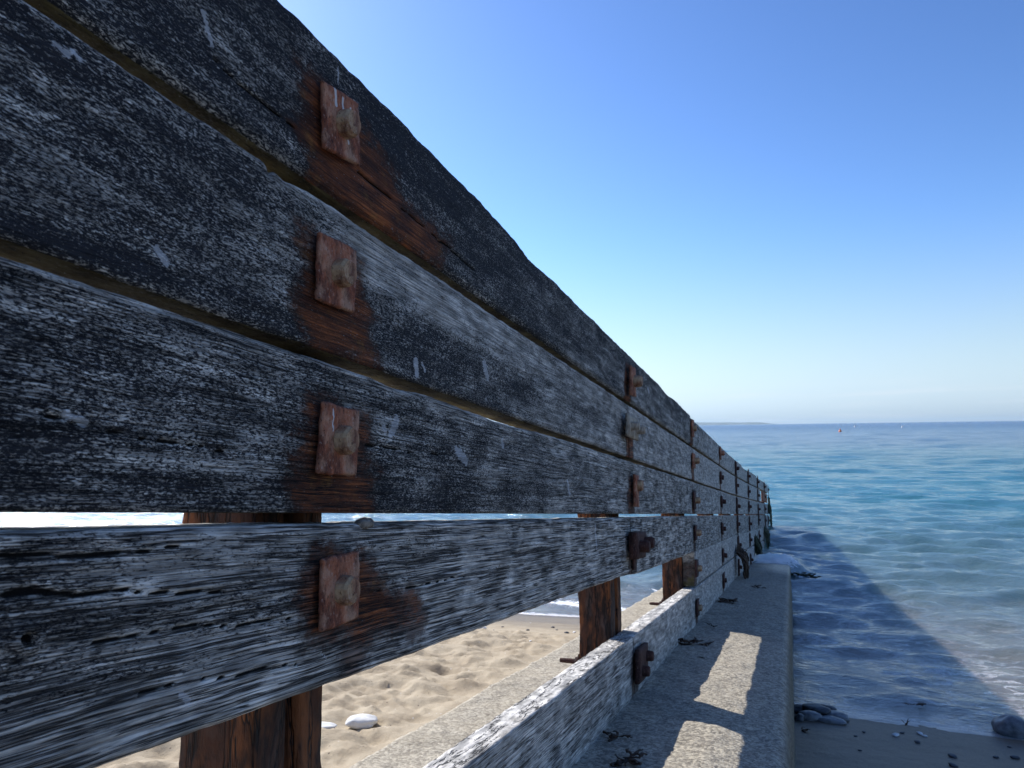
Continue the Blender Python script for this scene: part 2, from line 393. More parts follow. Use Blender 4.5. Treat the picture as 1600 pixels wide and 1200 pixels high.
wet = np.where(left, sstep(.75, .32, Z + .3*(fbm(XX*.9, YY*2.2, 0, 71)-.5))*.75+.25*sstep(.2, .08, Z), 1-.25*sstep(.1, .25, Z))
V = np.stack([XX, YY, Z], -1).reshape(-1, 3)
SZ = Z.copy()
sand = mesh_obj("sand", V, grid_faces(len(xs), len(ys))[:, ::-1], M_SAND, attrs={"wet": wet.ravel()})
tag(sand, kind='structure')

# ------------------------------------------------------------------ sea
th = np.radians(np.concatenate([np.arange(-86, -62, .6), np.arange(-62, -20, .22), np.arange(-20, 18, .11), np.arange(18, 84, .8)]))
rr = [4.6]
while rr[-1] < 14000: rr.append(rr[-1]*(1+(.0048 if rr[-1] < 50 else .011 if rr[-1] < 400 else .05)))
rr = np.array(rr)
T, R = np.meshgrid(th, rr, indexing='ij')
SX, SY = R*np.sin(T), R*np.cos(T)
bed = sand_z(SX, SY)
depth = np.clip(-bed, 0, 4)
H = np.zeros_like(SX)
wr = np.random.default_rng(21)
cell = np.maximum(R*.0055, R*np.radians(.15))
for i in range(170):
    L = 0.11*(7/.11)**(wr.random()**1.3)
    ang = math.radians(-90 + wr.normal(0, 20))
    kx, ky = math.cos(ang)*2*math.pi/L, math.sin(ang)*2*math.pi/L
    amp = .0052*L**.62*(.5 if L > 1.2 else 1. if L > .5 else 1.3)
    fade = np.clip((L/np.maximum(cell, 1e-4)-3)/3, 0, 1)
    ph = kx*SX+ky*SY+wr.random()*6.28 + 1.3*np.sin(SX*.31+i)+.8*np.sin(SY*.2+i*2.)
    s_ = np.sin(ph)
    H += fade*amp*(s_+.35*(s_*s_-.5))
envn = .55+.9*fbm(SX*.25, SY*.35, 0, 5, 3)
H = H*envn*np.clip(.12+depth*1.6, 0, 1)
# one small breaking wave on the landward side
foam = np.zeros_like(H)
for (yc, amp, wdt, xa, xb) in ((9.9, .07, .26, -9, -1.25), (12.6, .07, .4, -14, -1.3), (8.7, .03, .16, -8, -1.3), (8.1, .028, .2, -.02, 4), (10.6, .04, .3, 0, 6)):
    yl = yc+.25*np.sin(SX*.9+yc)+.18*np.sin(SX*2.3+yc*3)+1.1*(fbm(SX*1.1, 0*SX+yc, 0, 19, 4)-.5)
    d = (SY-yl)
    m = sstep(xa, xa+.8, SX)*(1-sstep(xb-.4, xb, SX)) if xb < 0 else sstep(xa-.01, xa+.2, SX)*(1-sstep(xb-1, xb, SX))
    H += amp*np.exp(-(d/wdt)**2)*m
    if xb < 0: foam = np.maximum(foam, np.exp(-((d+.25)/(.35*wdt+.1))**2)*m*(.1+1.0*sstep(.35, .6, fbm(SX*2.2, SY*2.2, 0, 8, 3))))
# froth where the sea washes the seaward tip of the apron
fd = np.hypot((SX+.30)/.40, (SY-11.75)/.85)
foam = np.maximum(foam, 1.2*np.exp(-fd**6))
H += .15*np.exp(-(fd*.9)**4)*(.8+.5*fbm(SX*9, SY*5, 0, 44, 3))
V = np.stack([SX, SY, H], -1).reshape(-1, 3)
sea = mesh_obj("sea", V, grid_faces(len(th), len(rr))[:, ::-1], M_SEA,
               attrs={"depth": np.clip(H-bed, -1, 9).ravel(), "off": SY.ravel(), "foam": foam.ravel()})
tag(sea, kind='structure')

# ------------------------------------------------------------------ concrete apron
yy = axis([(-6, .5, .4, .03), (.5, 6, .012, .02), (6, 14.5, .03, .12)])
prof = []                                       # (x, drop from top)
for x in np.linspace(APR_L, APR_R-.045, 90): prof.append((x, 0.0))
for a in np.linspace(0, math.pi/2, 9)[1:]: prof.append((APR_R-.045+.045*math.sin(a), .045*(1-math.cos(a))))
for d in (.09, .14, .2, .3, .45, .7, 1.0, 1.4): prof.append((APR_R+.002, d))
prof = [(APR_L, 1.2), (APR_L, .5), (APR_L, .15), (APR_L, .03)] + prof
prof = np.array(prof)
PX, PY = np.meshgrid(prof[:, 0], yy, indexing='ij'); PD = np.repeat(prof[:, 1][:, None], len(yy), 1)
top = zs(PY)+APR_H
nz = (fbm(PX*8, PY*8, 0, 5, 4)-.5)*.02 + (fbm(PX*45, PY*45, 0, 9, 3, .6)-.5)*.006
edge_wear = (fbm(PY*6, PX*0, 0, 77, 4, .6)-.5)*.03
ax = PX + np.where(PD > .001, edge_wear*sstep(0, .03, PD)*np.sign(PX+.5), 0)
crown = -.012*sstep(-.25, -.05, PX)
AZ = top - PD + np.where(PD < .2, nz, 0) + crown
apron = mesh_obj("concrete_apron", np.stack([ax, PY, AZ], -1).reshape(-1, 3), grid_faces(len(prof), len(yy))[:, ::-1], M_CONC)
tag(apron, "long rough concrete apron sloping into the sea under the timber groyne", "concrete base")

# ------------------------------------------------------------------ groyne
groyne = empty("groyne", (XF, 0, float(zs(0)+APR_H)), "dark weathered timber groyne with rusty iron plates and posts running down into the sea", "groyne")
G0 = np.array([XF, 0, float(zs(0)+APR_H)])

def seg_dist(Y, h, pts):
    d = np.full(Y.shape, 9.)
    for (a, b), (c, e) in zip(pts[:-1], pts[1:]):
        vx, vy = c-a, e-b; L2 = vx*vx+vy*vy
        t = np.clip(((Y-a)*vx+(h-b)*vy)/L2, 0, 1)
        d = np.minimum(d, np.hypot(Y-a-t*vx, h-b-t*vy))
    return d
def poly_mask(Y, h, P, soft):
    """soft signed inside mask of a polygon in (Y,h)"""
    P = np.array(P); inside = np.zeros(Y.shape, bool)
    n = len(P); j = n-1
    for i in range(n):
        yi, hi, yj, hj = P[i, 0], P[i, 1], P[j, 0], P[j, 1]
        c = ((hi > h) != (hj > h)) & (Y < (yj-yi)*(h-hi)/(hj-hi+1e-12)+yi)
        inside ^= c; j = i
    d = seg_dist(Y, h, [tuple(q) for q in np.vstack([P, P[:1]])])
    return np.clip(.5+np.where(inside, d, -d)/soft, 0, 1)

STAIN = [
 [(.80, .54), (.836, .56), (.95, .53), (1.03, .515), (1.08, .485), (1.25, .472), (1.18, .43), (.931, .405), (.83, .41), (.808, .46)],
 [(.800, .335), (.797, .27), (.792, .227), (.81, .190), (.88, .185), (.96, .195), (.957, .285), (.94, .34)],
 [(.822, .118), (.80, .08), (.776, .055), (.795, .035), (.802, -.02), (.964, -.02), (.955, .05), (.955, .116)],
 [(.80, -.098), (.83, -.065), (.946, -.080), (.975, -.1), (1.019, -.135), (1.113, -.16), (1.118, -.2), (1.03, -.2), (.945, -.185), (.940, -.25), (.902, -.25), (.896, -.183), (.823, -.168)]]
CRACKS = [  # (points, width)
 ([(.93, .476), (1.0, .474), (1.088, .471), (1.237, .468), (1.36, .462)], .0028),
 ([(.63, .475), (.72, .468), (.80, .468)], .0018),
 ([(.42, -.078), (.439, -.077), (.49, -.083), (.52, -.081), (.56, -.088), (.60, -.094), (.66, -.097)], .0032),
 ([(.40, -.047), (.5, -.05), (.6, -.048)], .002),
 ([(.50, -.125), (.60, -.127), (.70, -.135), (.78, -.14)], .002),
 ([(.55, -.178), (.68, -.187), (.8, -.196)], .002),
 ([(.95, -.127), (1.1, -.13), (1.3, -.127)], .0018),
 ([(.45, .065), (.56, .055), (.66, .052)], .0018),
 ([(.95, .085), (1.08, .083), (1.2, .088)], .0014)]
DROPS = [((.622, .515), (.636, .488), .0045), ((1.022, .108), (1.042, .132), .009), ((1.107, .232), (1.110, .214), .010),
         ((1.405, .285), (1.425, .262), .010), ((1.27, .10), (1.31, .085), .011), ((.450, .378), (.462, .377), .004),
         ((.468, .382), (.476, .379), .003), ((.563, .241), (.575, .232), .006), ((.467, .069), (.488, .064), .005),
         ((.84, -.19), (.85, -.2), .002), ((1.0, .115), (1.006, .108), .005), ((1.13, .235), (1.14, .225), .005),
         ((1.5, .14), (1.505, .13), .008), ((2.0, .075), (2.02, .04), .008), ((3.3, .53), (3.33, .52), .012),
         ((.88, .60), (.882, .56), .0018), ((2.3, -.05), (2.32, -.12), .008), ((.60, -.19), (.612, -.2), .004)]
DROPR = np.random.default_rng(4)
for _ in range(14): 
    y_ = DROPR.uniform(.6, 6); h_ = DROPR.uniform(-.22, .58); L_ = DROPR.uniform(.003, .02)
    DROPS.append(((y_, h_), (y_+L_*.3, h_-L_), DROPR.uniform(.0015, .003)*(1+y_*.5)))

ROWS = [dict(top=.604, bot=.4165, tone=.44, grain=.15, rad=.014, eamp=.006),
        dict(top=.4005, bot=.1985, tone=.48, grain=.2, rad=.008, eamp=.004),
        dict(top=.1855, bot=-.0135, tone=.56, grain=.4, rad=.007, eamp=.0025),
        dict(top=-.0272, bot=-.235, tone=.68, grain=1.1, rad=.009, eamp=.005),
        dict(top=-.247, bot=-.456, tone=1.1, grain=.3, rad=.008, eamp=.004),
        dict(top=-.469, bot=-.705, tone=1.25, grain=.6, rad=.007, eamp=.004)]
POSTY = lambda k: .87+1.985*k
JOIN = [[-3, -.05+POSTY(-1), POSTY(2)-.03, POSTY(4), POSTY(6), POSTY(7.92)],
        [-3, POSTY(1), POSTY(3), POSTY(5), POSTY(6.35)],
        [-3, POSTY(-1), POSTY(2), POSTY(4), POSTY(6), POSTY(8.1)],
        [-3, POSTY(1), POSTY(2), POSTY(3), POSTY(6), POSTY(8.05)],
        [POSTY(2)-.02, POSTY(3), POSTY(5), POSTY(8.05)],
        [-3, POSTY(1), POSTY(2), POSTY(4), POSTY(8.02)]]
TH = .072
def y_axis(a, b):
    out = [a]
    while out[-1] < b:
        y = out[-1]
        d = .12 if y < .0 else .012 if y < .25 else .0036 if y < 1.5 else .0036*(y/1.5)**1.45
        out.append(min(b, y+min(d, .09)))
        if b-out[-1] < 1e-4: break
    out[-1] = b; return np.array(out)
STRADDLE = {(1, 1), (3, 1), (2, 2)}
def plank(ri, y0, y1, seed):
    rw = ROWS[ri]; near = y0 < 3
    ys = y_axis(y0+(.007 if y0 > 0 else 0), y1-.007)
    nf = 58 if near else 22
    prof = []                                   # a: depth 0..1 behind the face; b: 0..1 height ; normal sign
    H0 = rw['top']-rw['bot']; r = rw['rad']
    def arc(cx, cb, a0, a1, n):
        for t in np.linspace(a0, a1, n): prof.append((cx+r*math.cos(t), cb+r*math.sin(t)))
    # coordinates: px (0 front, -TH back), pb (0..H0)
    for b in np.linspace(r, H0-r, nf): prof.append((0., b))
    arc(-r, H0-r, .25, math.pi/2-.1, 4)
    for a in np.linspace(-r, -TH+.004, 9): prof.append((a, H0))
    for b in np.linspace(H0-.004, .004, 6): prof.append((-TH, b))
    for a in np.linspace(-TH+.004, -r, 9): prof.append((a, 0.))
    arc(-r, r, -math.pi/2+.1, -.25, 4)
    prof = np.array(prof); n = len(prof)
    Yg, A = np.meshgrid(ys, prof[:, 0], indexing='ij'); B = np.repeat(prof[:, 1][None], len(ys), 0)
    amp = rw['eamp']*np.clip(1.1-.04*np.abs(Yg), .5, 1)
    et = (fbm(Yg*5, seed*3.1, 0, seed, 2, .6)-.5)*.7*amp + (fbm(Yg*16, seed*3.1, 0, seed+2, 4, .6)-.5)*1.2*amp + (fbm(Yg*34, A*30, 0, seed+5, 3, .6)-.5)*amp*.9
    eb = (fbm(Yg*6, seed*5.7, 0, seed+9, 5, .6)-.5)*.9*amp + (fbm(Yg*30, A*30, 0, seed+7, 3, .6)-.5)*amp*.6
    wob = (fbm(Yg*1.3, seed*1.1, 0, seed+3, 2)-.5)*.006*sstep(2, 4, Yg)
    if ri == 0:
        et = et + .017*sstep(2.1, 1.2, Yg) - .012*sstep(.25, 0, np.abs(Yg-3.9)) - .014*(Yg > POSTY(2)-.03) - .035*(vn(np.floor(Yg/1.4)*3.7, 2.2, 0, 12)-.3)*(Yg > 9) - .01*sstep(.2, 0, np.abs(Yg-1.75))
    if ri == 1:                                 # chip in the upper edge
        et = et - .012*np.exp(-((Yg-.735)/.007)**2) - .005*np.exp(-((Yg-.765)/.02)**2)
    if ri == 2:
        et = et - .0065*np.exp(-((Yg-1.03)/.06)**2) - .008*np.exp(-((Yg-1.5)/.22)**2)
        eb = eb*.4
    if ri == 3: et = et*.35; eb = eb - .013*sstep(2.6, 3.2, Yg)
    eb = eb*(ri != 5)
    hb = rw['bot']+eb+wob; ht = rw['top']+et+wob
    h = hb+(ht-hb)*(B/H0)
    frontm = sstep(-r-.004, -.001, A)
    g1 = fbm(Yg*7, h*150, A*40, seed+20, 3, .6)-.5
    g2 = fbm(Yg*9, h*22, 0, seed+40, 4, .55)-.5
    dx = g1*.0022*frontm*(.5+rw['grain']) + g2*.0035*frontm
    crk = np.zeros_like(Yg)
    if near:
        for pts, wd in CRACKS:
            if min(p[1] for p in pts) > rw['bot']-.01 and max(p[1] for p in pts) < rw['top']+.01:
                hh = h + (fbm(Yg*25, 0, 0, 99, 3)-.5)*.006
                ww = wd*(.3+.65*vn(Yg*18, 0, 0, 5))
                crk = np.maximum(crk, sstep(ww*1.5, ww*.35, seg_dist(Yg, hh, pts))*frontm)
        if ri == 3:                             # knot hole
            kd = np.hypot((Yg-.437)/.007, (h+.112)/.0055)+(vn(Yg*200, h*200, 0, 6)-.5)*.6; crk = np.maximum(crk, sstep(1.15, .6, kd)*frontm*.8)
            dx += .006*np.exp(-(kd-1.5)**2/.4)*frontm
    dx -= crk*.006
    top_m = np.clip(B/H0, 0, 1)
    rust = np.zeros_like(Yg); drop = np.zeros_like(Yg)
    for k in range(0, 9):
        yk = POSTY(k); L = [.15, .13, .14, .13, .12, .1][ri]
        if abs(k) == 0 and ri < 4:
            hw = h+(fbm(Yg*22, h*30, 0, 88, 4)-.5)*.045; yw = Yg+(fbm(Yg*14, h*40, 0, 89, 4)-.5)*.075
            rust = np.maximum(rust, poly_mask(yw, hw, STAIN[ri], .095))
        elif k >= 1:
            hc = (rw['top']+rw['bot'])/2+.0
            wd = .055+.02*vn(k*3.3, ri*1.7, 0, 2)
            yw = Yg+(fbm(h*20, Yg*6, 0, 90+k, 3)-.5)*.07
            st = sstep(wd*1.5, wd*.6, np.abs(yw-yk-.02))*sstep(hc+.07, hc+.03, h)*(.55+.4*vn(k*7.7, ri*3., 0, 4))
            rust = np.maximum(rust, st*(.95 if k < 4 else .75))
    if near:
        for (a, b), (c, d), wd in DROPS:
            if d < rw['top'] and b > rw['bot']:
                wv_ = wd*(.45+1.1*fbm(Yg*60, h*60, 0, 55, 3)); drop = np.maximum(drop, sstep(wv_*1.4, wv_*.3, seg_dist(Yg, h, [(a, b), (c, d)]))*frontm)
    bott = sstep(.16, 0., B/H0)
    algae = np.where(A < -r*.6, sstep(.012, .002, B), 0)*1.0 + .25*sstep(.012, .0, B)*frontm
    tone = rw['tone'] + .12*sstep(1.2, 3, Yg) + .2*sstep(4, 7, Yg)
    if ri == 1: tone = tone + .28*sstep(.26, .36, h)*sstep(.68, .95, Yg)*(1-.6*sstep(1.2, 2, Yg)) + .13*sstep(1.3, 2.2, Yg)*sstep(.32, .24, h)
    if ri == 0: tone = tone - .06*sstep(.50, .58, h)
    if ri == 2: tone = tone - .10*sstep(.07, -.01, h)*sstep(2, 1, Yg) + .08*sstep(.12, .18, h)
    if ri == 3: tone = tone + .45*sstep(-.14, -.24, h) + .10*sstep(.9, 1.4, Yg)-.09*sstep(.85, .5, Yg)
    if ri == 5: tone = tone - .5*np.exp(-((h+.565)/.055)**2)*sstep(2.9, 2.7, Yg) + .35*sstep(2.85, 2.95, Yg)+.4*sstep(-.56, -.68, h) + .5*sstep(-.51, -.475, h)
    if ri == 4: algae = algae + .35*sstep(.3, 0, B/H0)*vn(Yg*3, h*5, 0, 3)
    tone = np.where(A < -r*.7, np.where(B > H0*.5, 1.9, tone), tone)         # sun-bleached upper edge
    tone = tone + .18*sstep(rw['top']-.012, rw['top'], h-et)*(ri > 0)
    grain = np.full_like(Yg, rw['grain'])
    if ri == 2: grain = grain + .5*sstep(.02, .1, h)*sstep(1.0, .5, Yg)*0 + .25
    if ri == 5: grain = grain*(1-.7*sstep(2.85, 2.95, Yg))
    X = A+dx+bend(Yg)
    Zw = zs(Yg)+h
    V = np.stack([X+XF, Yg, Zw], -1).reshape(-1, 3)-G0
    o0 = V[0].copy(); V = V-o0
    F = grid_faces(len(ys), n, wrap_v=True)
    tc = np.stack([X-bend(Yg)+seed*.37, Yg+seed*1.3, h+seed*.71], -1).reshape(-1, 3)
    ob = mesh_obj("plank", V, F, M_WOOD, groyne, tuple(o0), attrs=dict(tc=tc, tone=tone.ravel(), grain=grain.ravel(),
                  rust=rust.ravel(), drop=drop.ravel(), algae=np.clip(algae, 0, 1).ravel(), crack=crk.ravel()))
    # caps as two n-gons
    me = ob.data
    import bmesh
    bm = bmesh.new(); bm.from_mesh(me); bm.verts.ensure_lookup_table()
    m_ = len(ys)
    try:
        bm.faces.new([bm.verts[i] for i in range(n)][::-1]); bm.faces.new([bm.verts[(m_-1)*n+i] for i in range(n)])
    except Exception: pass
    bmesh.ops.recalc_face_normals(bm, faces=bm.faces[:])
    bm.to_mesh(me); bm.free()
    return ob
sd = 1
for ri in range(6):
    J = JOIN[ri]
    for a, b in zip(J[:-1], J[1:]):
        plank(ri, a, b, sd); sd += 1

# --- ironwork -----------------------------------------------------
def rough_box(sx, sy, sz, n=(3, 10, 10), amp=.0012, seed=0, bev=.003, shear=0.):
    """box centred at origin, all six sides as one closed noisy surface"""
    vid = {}; V = []; F = []
    nx, ny, nz = n
    def v(i, j, k):
        key = (i, j, k)
        if key not in vid: vid[key] = len(V); V.append((i/nx-.5, j/ny-.5, k/nz-.5))
        return vid[key]
    for i in range(nx):
        for j in range(ny):
            F.append((v(i, j, 0), v(i, j+1, 0), v(i+1, j+1, 0), v(i+1, j, 0))); F.append((v(i, j, nz), v(i+1, j, nz), v(i+1, j+1, nz), v(i, j+1, nz)))
    for i in range(nx):
        for k in range(nz):
            F.append((v(i, 0, k), v(i+1, 0, k), v(i+1, 0, k+1), v(i, 0, k+1))); F.append((v(i, ny, k), v(i, ny, k+1), v(i+1, ny, k+1), v(i+1, ny, k)))
    for j in range(ny):
        for k in range(nz):
            F.append((v(0, j, k), v(0, j, k+1), v(0, j+1, k+1), v(0, j+1, k))); F.append((v(nx, j, k), v(nx, j+1, k), v(nx, j+1, k+1), v(nx, j, k+1)))
    V = np.array(V)*np.array([sx, sy, sz])
    h = np.array([sx, sy, sz])/2
    q = h-np.abs(V)                              # soften the corners
    for a in range(3):
        oth = [b for b in range(3) if b != a]
        near = np.minimum(q[:, oth[0]], q[:, oth[1]])
        V[:, a] -= np.sign(V[:, a])*np.where(q[:, a] < 1e-6, np.clip(bev-near, 0, bev)*.45, 0)
    s = 55
    for a in range(3):
        V[:, a] += (fbm(V[:, 0]*s+seed, V[:, 1]*s+a*7, V[:, 2]*s, seed+a, 3, .6)-.5)*2*amp
    return V, F
def hexhead(rad, length, seed=0, sides=6, worn=.3):
    """bolt head along +x from x = 0"""
    V = []; F = []; rings = [(0, 1.02), (length*.75, 1.), (length, .84)]
    n = sides*3
    rr_ = np.random.default_rng(seed)
    for x, s in rings:
        for i in range(n):
            a = 2*math.pi*i/n
            seg = (a+.2) % (2*math.pi/sides)-math.pi/sides
            rad_ = rad*math.cos(math.pi/sides)/math.cos(seg)
            rad_ = rad_*(1-worn)+rad*.93*worn
            rad_ *= 1+rr_.normal(0, .008)
            V.append((x+rr_.normal(0, .00015), rad_*s*math.cos(a), rad_*s*math.sin(a)))
    for j in range(len(rings)-1):
        for i in range(n): F.append((j*n+i, j*n+(i+1) % n, (j+1)*n+(i+1) % n, (j+1)*n+i))
    F.append(tuple(range((len(rings)-1)*n, len(rings)*n))); F.append(tuple(range(n))[::-1])
    return np.array(V), F
def join(parts):
    V = []; F = []; o = 0
    for v, f in parts:
        V.append(np.asarray(v, float)); F += [tuple(i+o for i in q) for q in f]; o += len(v)
    return np.vstack(V), F
def rotx(V, a):
    c, s = math.cos(a), math.sin(a); V = np.array(V, float)
    return np.stack([V[:, 0], V[:, 1]*c-V[:, 2]*s, V[:, 1]*s+V[:, 2]*c], -1)
def wpt(x, Y, h): return np.array([x+float(bend(Y)), Y, float(zs(Y))+h])-G0

def plate(Y, h, wy=.09, hz=.092, tilt=0., t=.008, gap=.005, mat=M_PLATE, bolts=((0, 0),), brad=.0205, blen=.018, bmat=None, seed=0, sides=6, label=None, near=False, drips=()):
    n = (2, 44, 44) if near else (1, 6, 6)
    V, F = rough_box(t, wy, hz, n, .0022 if near else .003, seed, .004)
    ang = -math.atan(SL)+tilt
    V = rotx(V, ang)
    loc = wpt(XF+gap+t/2, Y, h)
    dr = np.zeros(len(V))
    for (a_, b_, c_, d_, w_) in drips:
        dr = np.maximum(dr, sstep(w_*1.6, w_*.5, seg_dist(V[:, 1], V[:, 2], [(a_, b_), (c_, d_)])))
    p = mesh_obj("washer_plate", V, F, mat, groyne, tuple(loc), attrs={"drop": dr}, smooth=True)
    if label: p['label'] = label
    for i, (by, bh) in enumerate(bolts):
        v, f = hexhead(brad, blen, seed*3+i, sides, .05 if near else .3)
        v = rotx(v, ang+.35+seed*.9)
        sh, fh = hexhead(brad*.55, gap+t+.004, seed, 8, 1.); sh[:, 0] -= gap+t
        v, f = join([(v, f), (sh, fh)])
        bo = mesh_obj("bolt", v, f, bmat or M_BOLT, p, (t/2, by, bh), smooth=False)
    return p
plate(.872, .514, tilt=.16, seed=1, near=True, drips=((-.022, .046, -.017, .02, .0026), (-.002, .036, -.001, .018, .002), (.018, .03, .019, .018, .0018), (.012, -.018, .013, -.022, .0016)), label="rust red square plate with white drips below the top edge")
plate(.861, .305, tilt=.05, seed=2, near=True, label="rust red square plate crusted pale towards its foot")
plate(.866, .083, tilt=.0, seed=3, near=True, drips=((-.02, .04, -.019, .012, .0012),), label="rust red square plate with one thin white drip")
plate(.868, -.113, tilt=.08, seed=4, near=True, label="orange rusty square plate in the widest rust stain")
plate(2.87, .49, wy=.09, hz=.115, tilt=.05, t=.014, gap=.01, seed=5, brad=.024, blen=.03, mat=M_PLATE)
plate(2.83, .310, wy=.21, hz=.088, t=.012, gap=.014, seed=6, mat=M_PLATE_P, bmat=M_PLATE_P, bolts=((-.045, .005), (.065, -.01)), sides=4, brad=.021, blen=.03,
      label="pale crusted plate with two square bolts across a board joint")
plate(2.90, .075, wy=.07, hz=.125, t=.014, gap=.008, seed=7, brad=.024, bolts=((.01, .02),), mat=M_PLATE, label="tall narrow rusty plate")
plate(2.85, -.128, wy=.2, hz=.1, t=.03, gap=.012, seed=8, mat=M_PLATE_D, bmat=M_PLATE_D, bolts=((-.03, 0), (.07, .0)), brad=.024, blen=.035,
      label="large dark iron plate with two bolts across a board joint")
plate(2.92, -.575, wy=.19, hz=.125, t=.02, gap=.008, seed=9, mat=M_PLATE_D, bmat=M_PLATE_D, bolts=((-.03, -.02), (.06, .01)), brad=.022, blen=.025)
plate(2.885, -.20, wy=.06, hz=.05, t=.01, gap=.001, seed=19, mat=M_PLATE_D, bolts=())
for k in range(2, 9):
    for ri in range(6):
        hc = (ROWS[ri]['top']+ROWS[ri]['bot'])/2
        if ri == 0: hc = .505
        rr_ = np.random.default_rng(k*10+ri)
        wear = None; mt = M_PLATE if (k == 2 and ri < 2) or (k == 3 and ri < 1) else M_PLATE_D
        plate(POSTY(k)+rr_.normal(0, .012), hc+rr_.normal(0, .012), wy=.10+.03*rr_.random()+(.06 if k > 3 else 0), hz=.09+.04*rr_.random()+(.06 if k > 3 else 0), tilt=rr_.normal(0, .08),
              t=.012, gap=.004, seed=k*6+ri, mat=mt, bmat=mt if k > 2 else None, brad=.022, blen=.018+.012*rr_.random())

plate(POSTY(7.1), .30, wy=2.6, hz=.17, t=.03, gap=-.02, seed=77, mat=M_PLATE, bolts=(), label="long rust red sheet where the second board has rotted away")
def make_post(k):
    yc = .878 if k == 0 else POSTY(k)+.055
    wy = .150 if k == 0 else .19; dp = .118 if k == 0 else .12
    x0 = XF-TH-.004
    ztop = .50 if 0 < k < 8 else .47 if k == 0 else .25; zb = APR_H-.15
    nz = 90 if k < 2 else 40 if k < 4 else 18
    # outline (x, y) clockwise with a slot down the seaward face
    def line(a, b, n): return [(a[0]+(b[0]-a[0])*t, a[1]+(b[1]-a[1])*t) for t in np.linspace(0, 1, n, endpoint=False)]
    xb = x0-dp; yn, yf = yc-wy/2, yc+wy/2
    s0, s1 = yn+wy*.42, yn+wy*.66
    pts = line((x0, yn), (x0, s0), 7)+line((x0, s0), (x0-.085, s0+.004), 4)+line((x0-.085, s0+.004), (x0-.085, s1-.004), 3)+line((x0-.085, s1-.004), (x0, s1), 4)
    pts += line((x0, s1), (x0, yf), 6)+line((x0, yf), (xb, yf), 8)+line((xb, yf), (xb, yn), 8)+line((xb, yn), (x0, yn), 10)
    P = np.array(pts); n = len(P)
    hh = np.linspace(zb, ztop, nz)
    Hg, I = np.meshgrid(hh, np.arange(n), indexing='ij')
    X = P[I, 0]; Y = P[I, 1]
    c = P.mean(0)
    nx, ny = X-c[0], Y-c[1]; L = np.hypot(nx, ny)+1e-6
    d = (fbm(X*30, Y*30, Hg*7, 100+k, 4, .6)-.5)*.016 + (fbm(X*70, Y*70, Hg*30, 200+k, 3, .6)-.5)*.007
    d += .006*sstep(APR_H+.12, APR_H, Hg)
    X = X+d*nx/L; Y = Y+d*ny/L
    X = np.minimum(X, XF-TH-.002)
    V = np.stack([X+float(bend(yc)), Y, float(zs(yc))+Hg], -1).reshape(-1, 3)-G0
    o0 = wpt(x0, yc, APR_H); V = V-o0
    F = [tuple(q) for q in grid_faces(nz, n, wrap_v=True)]+[tuple(range(n))[::-1], tuple(range((nz-1)*n, nz*n))]
    p = mesh_obj("post", V, F, M_POST, groyne, tuple(o0), smooth=True)
    # through-bolt ends, nuts and clips on the landward side
    for h, big in ((-.575, True), (-.12, False), (.08, False), (.31, False)):
        pr = []
        rod, fr = hexhead(.010, .085 if big else .05, k, 8, 1.); rod[:, 0] *= -1; pr.append((rod, [f[::-1] for f in fr]))
        nut, fn = hexhead(.021, .024, k+3, 6, .3); nut[:, 0] = -nut[:, 0]; pr.append((nut, [f[::-1] for f in fn]))
        cl, fc = rough_box(.035 if big else .012, .07, .075 if big else .06, (2, 5, 5), .004, k, .006); cl[:, 0] += .01 if big else 0; pr.append((cl, fc))
        v, f = join(pr)
        dz = float(zs(yc))+h
        loc = np.array([xb-.006+float(bend(yc)), yc-wy*.28, dz])-G0-o0
        mesh_obj("bolt_end", v, f, M_PLATE_D, p, tuple(loc), smooth=False)
    return p
for k in range(0, 9): make_post(k)

# ------------------------------------------------------------------ stones
def stone(name, x, y, z, sx, sy, sz, mat, seed, label, cat, group=None, rot=0., sink=.25, n=22):
    th_ = np.linspace(0, math.pi, n); ph = np.linspace(0, 2*math.pi, n*2, endpoint=False)
    A, B = np.meshgrid(th_, ph, indexing='ij')
    d = np.stack([np.sin(A)*np.cos(B), np.sin(A)*np.sin(B), np.cos(A)], -1)
    d = np.sign(d)*np.abs(d)**.9
    r = 1+(fbm(d[..., 0]*1.3+seed, d[..., 1]*1.3, d[..., 2]*1.3, seed, 3)-.5)*.5+(fbm(d[..., 0]*6+seed, d[..., 1]*6, d[..., 2]*6, seed+9, 3)-.5)*.06
    V = (d*r[..., None]*np.array([sx, sy, sz])/2)
    c, s = math.cos(rot), math.sin(rot)
    V = np.stack([V[..., 0]*c-V[..., 1]*s, V[..., 0]*s+V[..., 1]*c, V[..., 2]], -1).reshape(-1, 3)
    V[:, 2] += sz*(.5-sink)
    o = mesh_obj(name, V, grid_faces(n, n*2, wrap_v=True), mat, None, (x, y, z))
    return tag(o, label, cat, group)
def gz(x, y):
    i = int(np.clip(np.searchsorted(xs, x)-1, 0, len(xs)-2)); j = int(np.clip(np.searchsorted(ys, y)-1, 0, len(ys)-2))
    a = (x-xs[i])/(xs[i+1]-xs[i]); b = (y-ys[j])/(ys[j+1]-ys[j])
    return float((SZ[i, j]*(1-a)+SZ[i+1, j]*a)*(1-b)+(SZ[i, j+1]*(1-a)+SZ[i+1, j+1]*a)*b)
stone("stone", -1.31, 2.15, gz(-1.31, 2.15)+.001, .10, .07, .038, M_WHITESTONE, 3, "smooth white stone lying on dimpled dry sand beside the concrete", "stone", rot=.35, sink=.12)
stone("stone", -1.375, 2.02, gz(-1.375, 2.02)-.002, .10, .05, .016, M_WHITESTONE, 5, "flat white stone half buried in sand just in front of the smooth one", "stone", rot=.3, sink=.3)
